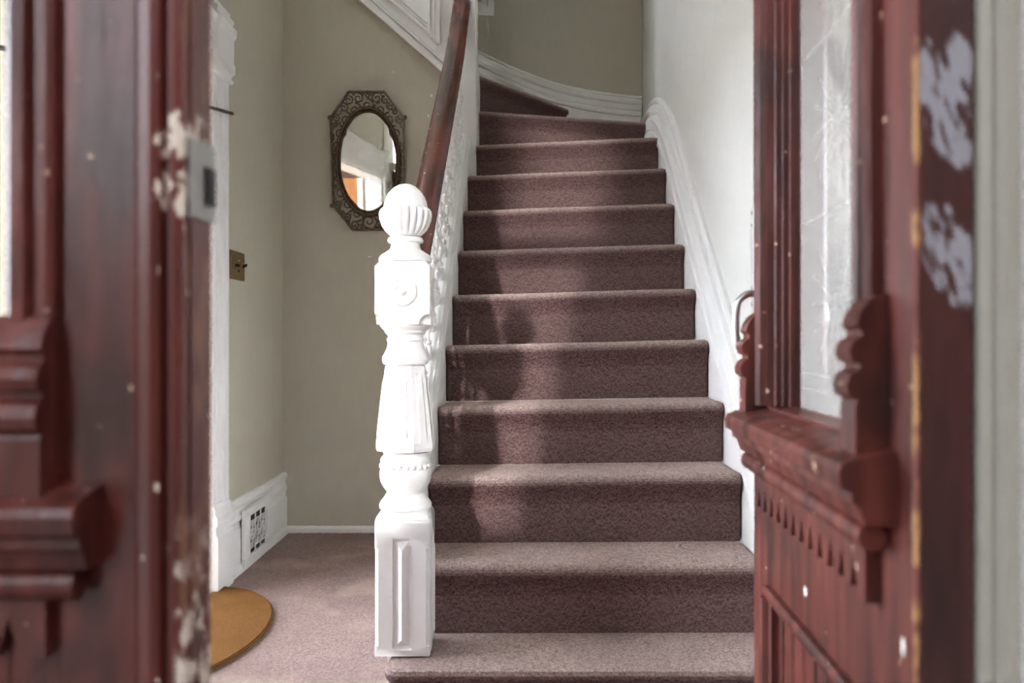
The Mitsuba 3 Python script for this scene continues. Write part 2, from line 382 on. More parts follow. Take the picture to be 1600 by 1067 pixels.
# ------------------------------------------------------------------ parlour beyond the left doorway
struct('floor_parlor', bx(-3.2, -1.27, -0.6, 5.2, -0.06, 0.0), 'm_pale_floor')
struct('ceiling_parlor', bx(-3.2, -1.27, -0.6, 5.2, 3.1, 3.2), 'm_ceiling')
pw = Polygon([(-0.6, 0), (5.2, 0), (5.2, 3.1), (-0.6, 3.1)], [[(0.9, .25), (4.6, .25), (4.6, 2.95), (0.9, 2.95)]])
struct('wall_parlor_left', prism(pw, -3.3, -3.2, 'x'), 'm_white_plain')
struct('window_2', bx(-3.252, -3.248, .9, 4.6, .25, 2.95), 'm_glass')
struct('wall_parlor_back', bx(-3.2, -1.27, 5.2, 5.3, 0, 3.1), 'm_white_plain')
pf = Polygon([(-3.2, 0), (-1.27, 0), (-1.27, 3.1), (-3.2, 3.1)])
struct('wall_parlor_front', prism(pf, -0.7, -0.6, 'y'), 'm_white_plain')
d3 = thing('door_3', 'orange brown wooden door seen in the oval mirror', 'door', kind='structure')
obj('leaf', bx(-2.15, -1.345, .955, .995, .01, 1.95, .003), 'm_orange', d3)
obj('edge_strip', bx(-1.344, -1.30, .95, 1.0, .01, 1.95, .003), 'm_white', d3, label='white edge')
obj('rim_lock', bx(-1.42, -1.33, .996, 1.02, 1.36, 1.47, .004), 'm_black', d3, label='black lock box')

# ------------------------------------------------------------------ staircase
ZR = [-.773, -.5886, -.3917, -.2018, -.0048, .1878, .381, .584, .785, .983, 1.180, 1.378, 1.575]
RUN, XS0, XS1 = .235, -.313, .600
def ynose(k): return (8.33 + k) * RUN
def nl(y): return EYE - .5886 + .83 * (y - 2.1926)
OVER = .020

stairs = thing('staircase', 'steep staircase carpeted in mauve brown, turning left at the top', 'staircase')

def step_profile(y, yb, z, zb, n=7):
    """(y, z) outline of one carpeted step: riser, round nosing, tread"""
    r = .025
    q = [(y + OVER, zb), (y + OVER + .001, z - .085), (y + OVER - .002, z - .066), (y + OVER - .008, z - .052)]
    q += arc(y + r, z - r, r, 200, 95, n)
    q += [(y + .05, z + .001), (y + .12, z), (yb, z), (yb, zb)]
    return np.array(q)

def jitter(v, s):
    d = np.stack([meshkit.fbm(v * s + 31 * k, 3) - .5 for k in range(3)], 1)
    return d

for k in range(1, 10):
    XS0 = -.290 if k == 9 else -.313
    y, yb, z, zb = ynose(k), ynose(k + 1) + OVER - .001, EYE + ZR[k], EYE + ZR[k - 1] - (.0 if k > 1 else .0)
    tilt, tilt0 = .010 + .003 * k, .010 + .003 * (k - 1)
    prof = step_profile(y, yb, z, zb)
    secs = []
    xs = np.concatenate([[XS0, XS0 + .0015, XS0 + .005, XS0 + .012], np.linspace(XS0 + .02, XS1 - .02, 60), [XS1 - .012, XS1 - .005, XS1 - .0015, XS1]])
    for x in xs:
        e = min(x - XS0, XS1 - x)
        shrink = .006 * max(0, 1 - e / .012) ** 2
        s = np.stack([np.full(len(prof), x), prof[:, 0], prof[:, 1]], 1)
        t = np.where(prof[:, 1] > zb + .01, tilt, tilt0)
        s[:, 2] += t * (x - .14)
        front = prof[:, 0] < y + .06
        s[front, 1] += shrink
        s[prof[:, 1] > z - .03, 2] -= shrink
        w = (meshkit.noise(np.array([[x * 3.1, k * 7.7, 0.5]]))[0] - .5)
        s[front, 1] += w * .008
        s[(prof[:, 1] > z - .03), 2] += (meshkit.noise(np.array([[x * 4.3, k * 3.3, 8.5]]))[0] - .5) * .006
        secs.append(s)
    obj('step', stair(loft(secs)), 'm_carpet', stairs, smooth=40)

# bottom step with a round curtail end under the newel post
y0f, y0b, z0 = ynose(0), ynose(1) + OVER - .001, EYE + ZR[0]
outl = sbox(-.235, y0f + .012, XS1, y0b).union(affinity.scale(sbox(-.35, y0f + .012, -.20, y0b), 1, 1)).buffer(-.03).buffer(.03)
secs = []
base = outl.buffer(-.02, join_style=1)
lay = [(-.012, 0), (-.012, z0 - .07), (-.008, z0 - .048), (.006, z0 - .035), (.012, z0 - .022), (.012, z0 - .013), (.007, z0 - .004), (-.004, z0)]
ring0 = np.array(outl.exterior.coords)[:-1]
# resample the outline evenly, offset each layer along its normals
L = outl.exterior.length
rs = np.array([outl.exterior.interpolate(t).coords[0] for t in np.linspace(0, L, 240, endpoint=False)])
tng = np.roll(rs, -2, 0) - np.roll(rs, 2, 0); tng /= np.linalg.norm(tng, axis=1, keepdims=True)
nrm = np.stack([tng[:, 1], -tng[:, 0]], 1)
if Polygon(rs + nrm * .005).area < Polygon(rs).area: nrm = -nrm
free = ((rs[:, 1] < y0b - .06))[:, None]
for off, z in lay:
    q = rs + nrm * off * free
    secs.append(np.column_stack([q, z + .012 * (q[:, 0] - .14) * (1 if z > .05 else 0)]))
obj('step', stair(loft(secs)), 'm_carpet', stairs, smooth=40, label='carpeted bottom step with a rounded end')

# winders: each lofted along its own riser line and cut to the stairwell
well = man(stair(bx(-.287, .600, 3.9, 5.4, 0, 4))) ^ man(bx(-2, 2, 3.9, Y_BACK - .021, 0, 4))
def winder(A, B, z, zb, tA, tB, depth):
    A, B = np.array(A), np.array(B)
    u = (B - A) / np.linalg.norm(B - A); n = np.array([-u[1], u[0]])
    if n[1] < 0: n = -n
    prof = step_profile(0, depth, z, zb)
    secs = []
    for t in np.linspace(-.25, 1.25, 40):
        c = A + (B - A) * t
        pt = c[None] + n[None] * prof[:, :1]
        zz = prof[:, 1] + np.where(prof[:, 1] > zb + .01, tA + (tB - tA) * t, 0)
        secs.append(np.column_stack([pt, zz]))
    return tm(man(loft(secs)) ^ well)
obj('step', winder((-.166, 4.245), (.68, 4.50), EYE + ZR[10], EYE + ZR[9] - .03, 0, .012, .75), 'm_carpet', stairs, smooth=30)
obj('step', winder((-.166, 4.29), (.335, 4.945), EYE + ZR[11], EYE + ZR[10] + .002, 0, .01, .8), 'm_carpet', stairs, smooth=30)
# carcass below the treads, closing the side towards the hall
cp = [(ynose(1) + .05, 0.0), (ynose(1) + .05, nl(ynose(1)) - .09), (4.06, nl(4.06) - .09), (4.06, 0.0)]
obj('understair_panel', stair(prism(cp, -.400, -.388, 'x')), 'm_white_plain', stairs)

# closed string on the left: moulded slope that carries the balusters
ya, yb_ = 2.235, 4.075
def rake_loft(section, ys, line):
    return loft([np.array([(x, y, line(y) + v) for x, v in section]) for y in ys])
string_sec = [(-.3145, -.26), (-.3145, .000), (-.319, .012), (-.319, .020), (-.330, .032), (-.330, .042), (-.345, .048), (-.395, .048), (-.400, .042), (-.400, -.26)]
obj('string', stair(rake_loft(string_sec, np.linspace(ya, yb_, 20), nl)), 'm_white', stairs, label='white sloping string under the balusters')

# moulded skirting on the right wall, easing to level before the corner
def skirt_line(y):
    lim, s = 4.20, .45
    t = (y - (lim - s)) / (2 * s)
    if t <= 0: return nl(y)
    if t >= 1: return nl(lim - s) + .83 * s
    return nl(lim - s) + .83 * 2 * s * (t - t * t / 2)
sk = [(.6445, -.30), (.6445, .235), (.632, .235), (.622, .226), (.620, .212), (.630, .206), (.632, .200), (.612, .190), (.606, .172), (.608, .160), (.622, .154), (.624, .146), (.606, .132), (.598, .118), (.598, .070), (.604, .060), (.594, .052), (.592, .030), (.606, .022), (.608, .010), (.6045, .002), (.6045, -.30)]
obj('skirting', stair(rake_loft(sk, np.concatenate([np.linspace(1.97, 3.70, 12), np.linspace(3.74, 4.94, 40)]), skirt_line)), 'm_white', stairs, smooth=25, label='white moulded skirting with a swept top on the right wall')

# skirting on the back wall, rising to the left round the winders
cx = np.array([-.30, -.19, -.004, .245, .497, .738, .80]); cz = np.array([1.79, 1.728, 1.640, 1.546, 1.491, 1.463, 1.459]) + EYE
def back_line(x): return np.interp(x, cx, cz)
from scipy.interpolate import CubicSpline
bl = CubicSpline(cx, cz)
bs = [(0, -.62), (.018, -.62), (.018, -.128), (.030, -.122), (.032, -.108), (.018, -.100), (.016, -.092), (.026, -.086), (.030, -.060), (.040, -.050), (.044, -.034), (.028, -.030), (.026, -.022), (.034, -.016), (.030, -.004), (.014, 0), (0, 0)]
obj('skirting', loft([np.array([(x, Y_BACK - .0005 - a, float(bl(x)) + b) for a, b in bs]) for x in np.linspace(-.27, .770, 52)]), 'm_white', stairs, smooth=25, label='white curved skirting rising along the back wall')

# ------------------------------------------------------------------ balustrade: handrail, balusters, upper post
bal = thing('balustrade', 'white turned balusters under a dark red polished handrail', 'banister')
def rail_line(y): return nl(y) + .30 * max(0.0, (y - 3.55)) ** 2 + .75 * max(0.0, 2.50 - y) ** 2
hr = [(-.326, .548), (-.322, .560), (-.330, .572), (-.320, .584), (-.318, .604), (-.328, .622), (-.345, .632), (-.362, .634), (-.380, .632), (-.396, .622), (-.403, .604), (-.400, .584), (-.391, .572), (-.399, .560), (-.395, .548)]
obj('handrail', stair(rake_loft(hr, np.linspace(2.178, 4.084, 40), rail_line)), 'm_rail', bal, smooth=35, label='dark red varnished handrail with paint specks')
HB = .548 - .048
bprof = [(.020, -.03), (.020, .035), (.015, .040), (.019, .047), (.019, .053), (.012, .060), (.010, .072), (.016, .086), (.021, .102), (.022, .115), (.016, .132), (.011, .142), (.017, .149), (.018, .156), (.011, .164), (.010, .180), (.015, .200), (.020, .222), (.021, .236), (.014, .254), (.010, .262), (.017, .270), (.018, .278), (.010, .286), (.012, .305), (.015, .330), (.016, .352), (.012, .372), (.009, .384), (.016, .392), (.016, .400), (.010, .410), (.014, .425), (.019, .436), (.019, .470), (.019, .54)]
bprof = [(r, z * (HB + .01) / .50) for r, z in bprof]
bprof = [(r * .84, z) for r, z in bprof]
bmesh = lathe(bprof, 20)
def leaf_lobes(z):            # carved lobes round the belly
    return cat(*[moved(trimesh.creation.icosphere(2, .0078), .0150 * math.cos(a), .0150 * math.sin(a), z) for a in np.arange(6) * math.pi / 3])
bmesh = cat(bmesh, leaf_lobes(.232), leaf_lobes(.110))
i = 0
y = 2.31
while y < 4.03:
    z = nl(y) + .048
    obj('baluster', stair(moved(bmesh, -.362, y, z)), 'm_white', bal, smooth=50)
    y += RUN / 2
up = stair(bx(-.384, -.290, 4.085, 4.200, EYE + ZR[8] - .2, 3.6, .006))
obj('upper_post', up, 'm_white', bal, label='plain white post at the head of the balusters')

# ------------------------------------------------------------------ panelled side of the upper flight above the mirror wall
sp = thing('trim_3', 'white panelled side of the upper flight above the mirror wall', 'panelling', kind='structure')
def dg(x, o=0): return EYE + 1.30 + .87 * (-.32 - x) + o
YF = Y_MID - .002
def strip(o0, o1, y0, y1, xr=-.29, xl=-1.12):
    return prism([(xr, dg(xr, o0)), (xr, dg(xr, o1)), (xl, dg(xl, o1)), (xl, dg(xl, o0))], y0, y1, 'y')
obj('board', prism([(-.285, dg(-.285)), (-.285, 3.0), (-1.12, 3.0), (-1.12, dg(-1.12))], YF - .018, YF, 'y'), 'm_white', sp)
obj('lower_moulding', cat(strip(-.004, .022, YF - .044, YF - .019), strip(.022, .040, YF - .030, YF - .019), strip(.048, .062, YF - .038, YF - .019), strip(.070, .078, YF - .026, YF - .019)), 'm_white', sp)
for o, d in ((.125, .026), (.152, .010), (.172, .018)):
    w = .018
    obj('panel_moulding', cat(strip(o, o + w, YF - .0185 - d, YF - .0185, -.352 - (o - .125)), bx(-.352 - (o - .125) - w * .8, -.352 - (o - .125), YF - .0185 - d, YF - .0185, dg(-.352, o), 2.9)), 'm_white', sp)
# corner of a moulded white frame high on the back wall
fr = thing('trim_4', 'corner of a moulded white frame high on the back wall', 'trim', kind='structure')
for j, (ins, d) in enumerate(((0, .020), (.018, .032), (.040, .018), (.055, .026))):
    obj('moulding', cat(bx(-.60, -.108 - ins, Y_BACK - d, Y_BACK - .0005, 2.885 + ins, 2.885 + ins + .017), bx(-.108 - ins - .017, -.108 - ins, Y_BACK - d, Y_BACK - .0005, 2.885 + ins + .0175, 3.5)), 'm_white', fr)

# ------------------------------------------------------------------ newel post
NX, NY = -.270, 2.110
nw = thing('newel_post', 'chunky white painted newel post with a ball top on the bottom step', 'newel post')
def zy(y): return EYE + (533 - y) * 2.11 / 1300
def NP(name, m, smooth=35, label=None, mat='m_white', parent=None):
    return obj(name, moved(m, NX, NY, 0), mat, parent or nw, smooth=smooth, label=label)
# dome
zc = zy(327)
dome = [(.0565 * math.cos(a), zc - .004 + (zy(287) - zc + .004) * math.sin(a)) for a in np.radians([0, 10, 20, 30, 40, 50, 60, 70, 78, 85])]
NP('ball', lathe([(.045, zc - .01)] + dome, 48), True, 'smooth round ball top')
cup = [(.026, zy(371)), (.040, zy(368)), (.052, zy(361)), (.060, zy(353)), (.0655, zy(343)), (.0670, zy(335)), (.0660, zy(330)), (.0620, zy(326.5)), (.055, zy(325.5))]
cup_d = [cup[0]] + [(np.interp(t, np.arange(len(cup)), [c[0] for c in cup]), np.interp(t, np.arange(len(cup)), [c[1] for c in cup])) for t in np.linspace(.25, len(cup) - 1, 30)]
def flute(th, r, z):
    k = np.clip((z - zy(371)) / (zy(360) - zy(371)), 0, 1) * np.clip((zy(325.5) - z) / .003, 0, 1)
    return r * (1 - .13 * k * (1 - np.abs(np.sin(th * 10)) ** .7))
NP('fluted_cup', lathe(cup_d, 160, flute), 50, 'cup of vertical flutes below the ball')
NP('neck', lathe([(.060, zy(411)), (.0665, zy(409)), (.0675, zy(404)), (.0640, zy(400)), (.058, zy(397)), (.050, zy(394)), (.040, zy(390)), (.0365, zy(384)), (.0365, zy(380)), (.044, zy(378.5)), (.0455, zy(375)), (.043, zy(371.5)), (.030, zy(370))], 48))
# rosette block: two silhouettes crossed
h = .0675
za, zb2 = zy(507), zy(410)
def sil(h, za, zb, c=.014):
    return Polygon([(-h, za), (h, za), (h, zb - c), (h - c * .9, zb), (-h + c * .9, zb), (-h, zb - c)])
blk = man(prism(sil(h, za, zb2), -h, h, 'y')) ^ man(prism(sil(h, za, zb2), -h, h, 'x'))
for sx in (-1, 1):
    for sy in (-1, 1):
        blk = blk - m3.Manifold.sphere(.027, 40).translate((sx * h, sy * h, za - .001))
rb_ = NP('rosette_block', tm(blk), 25, 'square block with notched lower corners')
ros = [(.0375, 0), (.0375, .003), (.0365, .007), (.034, .0095), (.031, .009), (.0275, .004), (.0225, .0012), (.0205, .0015), (.0185, .006), (.016, .007), (.0145, .005), (.0135, .0012), (.0125, .0012), (.011, .007), (.008, .0115), (.004, .0135), (.001, .014)]
rm = lathe(ros, 48)
for ang in (0, 90):
    R = trimesh.transformations.rotation_matrix(math.radians(90), (1, 0, 0))
    m = rm.copy(); m.apply_transform(R); m.apply_translation((0, -h, zy(457)))
    m.apply_transform(trimesh.transformations.rotation_matrix(math.radians(ang), (0, 0, 1)))
    NP('rosette', m, 30, parent=rb_)
NP('collar', lathe([(.045, zy(571)), (.056, zy(568)), (.0590, zy(563)), (.0585, zy(557)), (.053, zy(551)), (.047, zy(543)), (.0445, zy(536)), (.0455, zy(533)), (.0475, zy(532)), (.0475, zy(529)), (.0445, zy(527)), (.0450, zy(523)), (.0520, zy(519)), (.0530, zy(516)), (.058, zy(514)), (.0600, zy(511.5)), (.064, zy(509.5)), (.064, zy(507)), (.05, zy(506.5))], 48))
# eight-sided vase, widening downwards, a raised strip on each face
def octo(r, z):
    a = np.arange(8) * math.pi / 4 + math.pi / 8
    return np.stack([r / math.cos(math.pi / 8) * np.cos(a), r / math.cos(math.pi / 8) * np.sin(a), np.full(8, z)], 1)
vs = [(.0515, 704), (.0680, 702), (.0705, 697), (.0705, 688), (.0675, 676), (.0595, 630), (.0490, 572), (.044, 569.5)]
vs_ = NP('vase', loft([octo(r, zy(y)) for r, y in vs]), False, 'eight sided vase shaped shaft')
def vr(y): return np.interp(y, [v[1] for v in vs][::-1], [v[0] for v in vs][::-1])
for j in range(8):
    a = j * math.pi / 4
    secs = []
    for y in np.linspace(582, 690, 8):
        r = vr(y); w = r * math.tan(math.pi / 8) * .46; d = .0045 * (1 if 584 < y < 688 else .2)
        secs.append(np.array([(r - .003, -w, zy(y)), (r + d * .6, -w, zy(y)), (r + d, -w * .72, zy(y)), (r + d, w * .72, zy(y)), (r + d * .6, w, zy(y)), (r - .003, w, zy(y))]))
    m = loft(secs); m.apply_transform(trimesh.transformations.rotation_matrix(a, (0, 0, 1)))
    NP('raised_strip', m, False, parent=vs_)
bu_ = NP('bulb', lathe([(.055, zy(793)), (.0655, zy(791)), (.0660, zy(786)), (.063, zy(782)), (.056, zy(777)), (.0500, zy(771)), (.0465, zy(768)), (.0475, zy(765.5)), (.0545, zy(760)), (.062, zy(752)), (.0655, zy(743)), (.0650, zy(735)), (.060, zy(729)), (.0575, zy(727)), (.0600, zy(725)), (.0630, zy(722)), (.0630, zy(716)), (.060, zy(712.5)), (.0550, zy(710)), (.0560, zy(706)), (.050, zy(703.5))], 48), 35, 'round bulb with a collar')
for j in range(22):
    a = 2 * math.pi * j / 22
    NP('bead', moved(trimesh.creation.icosphere(2, .0070), .0600 * math.cos(a), .0600 * math.sin(a), zy(726)), True, parent=bu_)
# base block
h2, zt, zbm = .0675, zy(790), EYE + ZR[0] + .0
s2 = Polygon([(-h2, zbm), (h2, zbm)] + [(h2, zt - .030)] + [(h2 - .026 + .026 * math.cos(t), zt - .030 + .030 * math.sin(t)) for t in np.linspace(0.1, math.pi / 2, 7)] + [(-h2 + .026 - .026 * math.sin(t), zt - .030 + .030 * math.cos(t)) for t in np.linspace(0, math.pi / 2, 7)])
bb = man(prism(s2, -h2, h2, 'y')) ^ man(prism(s2, -h2, h2, 'x'))
zp0, zp1 = zy(1000), zy(832)
for ang in (0, 90, 180, 270):
    cut = bx(-.0235, .0235, -h2 - .01, -h2 + .009, zp0, zp1)
    cut.apply_transform(trimesh.transformations.rotation_matrix(math.radians(ang), (0, 0, 1)))
    bb = bb - man(cut)
    ch = bx(-.0065, .0065, -.0065, .0065, zy(994), zy(846))      # stopped chamfer
    ch.apply_transform(trimesh.transformations.rotation_matrix(math.radians(45), (0, 0, 1)))
    ch.apply_translation((-h2, -h2, 0))
    ch.apply_transform(trimesh.transformations.rotation_matrix(math.radians(ang), (0, 0, 1)))
    bb = bb - man(ch)
bk_ = NP('base_block', tm(bb), 25, 'tall square base block')
for ang in (0, 90, 180, 270):
    hw, d = .0165, .017
    a, b = zp0 + .006, zp1 - .006
    v = np.array([(-hw, 0, a), (hw, 0, a), (hw, 0, b), (-hw, 0, b), (0, -d, a + .022), (0, -d, b - .022)])
    m = trimesh.convex.convex_hull(v); m.apply_translation((0, -h2 + .0095, 0))
    m.apply_transform(trimesh.transformations.rotation_matrix(math.radians(ang), (0, 0, 1)))
    NP('bevelled_panel', m, False, parent=bk_)

# ------------------------------------------------------------------ mirror
MX, MZ, MY = -.703, EYE + .880, Y_MID
TILT, SWING = math.radians(3.6), math.radians(-0.2)              # it hangs leaning forward at the top
def mobj(name, mesh, *a, **k):
    m = mesh.copy()
    m.apply_transform(trimesh.transformations.rotation_matrix(TILT, (1, 0, 0), (MX, MY, MZ - .335)))
    m.apply_transform(trimesh.transformations.rotation_matrix(SWING, (0, 0, 1), (MX, MY - .02, MZ)))
    return obj(name, m, *a, **k)
mr = thing('mirror', 'oval mirror in an octagonal bronze filigree frame on the beige wall', 'mirror')
def ell(rx, rz, y, n=72):
    t = np.arange(n) * 2 * np.pi / n
    return np.stack([MX + rx * np.cos(t), np.full(n, y), MZ + rz * np.sin(t)], 1)
rings = [(.141, .246, .008), (.136, .238, .020), (.139, .243, .026), (.144, .249, .022), (.147, .253, .030), (.153, .260, .032), (.158, .267, .026), (.160, .270, .014), (.160, .270, .006)]
S = [ell(a, b, MY - d) for a, b, d in rings]
def ringloft(S):
    A = np.array(S); m, n = A.shape[:2]; Fc = []
    for i in range(m):
        for j in range(n):
            k, i2 = (j + 1) % n, (i + 1) % m
            a, b, c, d = i * n + j, i * n + k, i2 * n + k, i2 * n + j
            Fc += [(a, b, c), (a, c, d)]
    t = trimesh.Trimesh(A.reshape(-1, 3), Fc, process=False); t.fix_normals(); return t
mobj('oval_rim', ringloft(S), 'm_bronze', mr, smooth=30, label='dark oval rim')
gl = ell(.140, .245, MY - .010)
gm = loft([gl, gl + [0, .004, 0]])
mobj('glass', gm, 'm_silver', mr, label='silvered oval glass')
oct_ = [(-.093, .340), (.086, .340), (.181, .212), (.177, -.205), (.090, -.335), (-.082, -.335), (-.178, -.213), (-.184, .212)]
oct_ = [(MX + a, MZ + b) for a, b in oct_]
outer = Polygon(oct_)
mobj('outer_frame', cat(prism(outer.difference(outer.buffer(-.011, join_style=2)), MY - .022, MY - .006, 'y'), prism(outer.buffer(-.003, join_style=2).difference(outer.buffer(-.008, join_style=2)), MY - .027, MY - .020, 'y')), 'm_bronze', mr, label='octagonal outer frame')
for j in (2, 3, 6, 7):
    x, z = oct_[j]
    mobj('corner_knob', moved(trimesh.creation.icosphere(2, .011), x, MY - .017, z), 'm_bronze', mr, smooth=True)
def spiral(x, z, r, a0, turns, s):
    t = np.linspace(0, 1, 26)
    a = math.radians(a0) + s * t * turns * 2 * math.pi
    q = r * (1 - .82 * t)
    return np.stack([x + q * np.cos(a), np.full(26, MY - .014), z + q * np.sin(a)], 1)
ovo = affinity.scale(Polygon([(math.cos(t), math.sin(t)) for t in np.linspace(0, 2 * math.pi, 60, endpoint=False)]), .158, .268, origin=(0, 0))
ovo = affinity.translate(ovo, MX, MZ)
zone = outer.buffer(-.006).difference(ovo)
from shapely.geometry import Point
cands = [(x, z) for x in np.linspace(MX - .17, MX + .17, 69) for z in np.linspace(MZ - .33, MZ + .33, 133)]
cands = [(zone.exterior.distance(Point(c)) if zone.geom_type == 'Polygon' else zone.boundary.distance(Point(c)), c) for c in cands if zone.contains(Point(c))]
cands = [(min(d, .034), c) for d, c in cands]
placed = []
for target in (.030, .022, .016, .012, .009, .007):
    for d, c in sorted(cands, key=lambda q: (-q[0], abs(q[1][0] - MX), q[1][1])):
        if d < target * .85: continue
        r = min(d, target * 1.15)
        if all(math.hypot(c[0] - e[0], c[1] - e[1]) > (r + e[2]) * .93 for e in placed):
            placed.append((c[0], c[1], r))
for (x, z, r) in placed[:110]:
    s = 1 if (x - MX) * (z - MZ) > 0 else -1
    mobj('scroll', tube(spiral(x, z, r, 90 if z > MZ else -90, 1.35 if r > .012 else .9, s), np.linspace(.0042, .0028, 26) * (1 if r > .012 else .8), 6), 'm_bronze', mr, smooth=True)

# ------------------------------------------------------------------ light switch
sw = thing('light_switch', 'tarnished brass switch plate with two dark toggles beside the door casing', 'light switch')
sy0, sy1, sz0, sz1 = 3.325, 3.500, EYE + .252, EYE + .368
obj('plate', bx(XL + .0005, XL + .006, sy0, sy1, sz0, sz1, .002), 'm_oldbrass', sw)
for yy, dz in ((sy0 + .050, -.004), (sy1 - .035, .006)):
    obj('collar', bx(XL + .0058, XL + .0085, yy - .010, yy + .010, (sz0 + sz1) / 2 - .016, (sz0 + sz1) / 2 + .016, .001), 'm_oldbrass', sw)
    tg = trimesh.convex.convex_hull(np.array([(XL + .007, yy + a * .0045, (sz0 + sz1) / 2 + b * .006) for a in (-1, 1) for b in (-1, 1)] + [(XL + .026, yy + a * .0055, (sz0 + sz1) / 2 + dz + .002 + b * .005) for a in (-1, 1) for b in (-1, 1)]))
    obj('toggle', tg, 'm_black', sw, label='dark toggle')
for dz, mt in ((.022, 'm_brass'), (-.020, 'm_black')):
    obj('screw', moved(trimesh.creation.icosphere(2, .0050), XL + .006, (sy0 + sy1) / 2 + .006, (sz0 + sz1) / 2 + dz), mt, sw, smooth=True)

# ------------------------------------------------------------------ floor register in the left baseboard
vt = thing('air_vent', 'white cast vent grille with triangles set in the left baseboard', 'vent')
vy0, vy1, vz0, vz1 = 3.395, 3.765, .014, .248
VX = XL + .036
vf_ = obj('frame', cat(bx(XL + .026, VX + .006, vy0, vy1, vz0, vz0 + .034, .002), bx(XL + .026, VX + .006, vy0, vy1, vz1 - .034, vz1, .002),
                 bx(XL + .026, VX + .006, vy0, vy0 + .060, vz0 + .034, vz1 - .034, .002), bx(XL + .026, VX + .006, vy1 - .060, vy1, vz0 + .034, vz1 - .034, .002)), 'm_white', vt)
obj('recess', bx(XL + .0245, XL + .0285, vy0 + .004, vy1 - .004, vz0 + .004, vz1 - .004), 'm_black', vt, label='black opening behind the grille')
ly0, ly1, lz0, lz1 = vy0 + .060, vy1 - .060, vz0 + .034, vz1 - .034
nx_, bw = 3, .0034
def bar(y0, z0, y1, z1, w=bw):
    d = np.array([y1 - y0, z1 - z0]); l = np.linalg.norm(d); n = np.array([-d[1], d[0]]) / l * w / 2
    q = [(y0 + n[0], z0 + n[1]), (y1 + n[0], z1 + n[1]), (y1 - n[0], z1 - n[1]), (y0 - n[0], z0 - n[1])]
    q = [(a, b) for a, b in q]
    return prism(Polygon(q), VX - .002, VX + .004, 'x')
cw = (ly1 - ly0 - .030) / nx_
ys = [ly0 + .015 + cw * j for j in range(nx_ + 1)]
zs = [lz0 + .028, (lz0 + lz1) / 2, lz1 - .028]
for yy in ys:
    obj('lattice_bar', bar(yy, lz0, yy, lz1), 'm_white', vf_)
for zz in zs:
    obj('lattice_bar', bar(ly0, zz, ly1, zz), 'm_white', vf_)
for j in range(nx_):
    for q in range(2):
        obj('lattice_bar', bar(ys[j], zs[q], ys[j + 1], zs[q + 1], bw * .75), 'm_white', vf_)
        obj('lattice_bar', bar(ys[j + 1], zs[q], ys[j], zs[q + 1], bw * .75), 'm_white', vf_)
        obj('lattice_bar', bar((ys[j] + ys[j + 1]) / 2, zs[q], (ys[j] + ys[j + 1]) / 2, zs[q + 1], bw * .6), 'm_white', vf_)

# ------------------------------------------------------------------ half-round coir mat
t = np.linspace(-math.pi / 2, math.pi / 2, 60)
mo = [(-1.115 + .325 * math.cos(a), 2.655 + .495 * math.sin(a)) for a in t]
mt = thing('doormat', 'half round orange brown coir doormat on the carpet by the left doorway', 'doormat')
mp = Polygon(mo)
obj('pile', cat(prism(mp.buffer(-.004), .001, .013, 'z'), prism(mp.buffer(-.008), .0125, .016, 'z')), 'm_coir', mt)
obj('edge', prism(mp.difference(mp.buffer(-.005)), .0005, .007, 'z'), 'm_coir_edge', mt, label='dark bound edge')

# ------------------------------------------------------------------ rod across the doorway
cr = thing('curtain_rod', 'thin dark rod with a brass tip on the left door casing', 'curtain rod')
ra, rb = np.array([XL + .0345, 3.262, EYE + .893]), np.array([XL + .0345, 1.0, EYE + .49])
obj('rod', tube([ra + (rb - ra) * s for s in np.linspace(0, 1, 6)], .0062, 10), 'm_darkrod', cr, smooth=40)
dd = (ra - rb) / np.linalg.norm(ra - rb)
obj('tip', tube([ra - dd * .012, ra, ra + dd * .008, ra + dd * .014], [.008, .0085, .0075, .003], 12), 'm_brass', cr, smooth=40, label='brass tip')

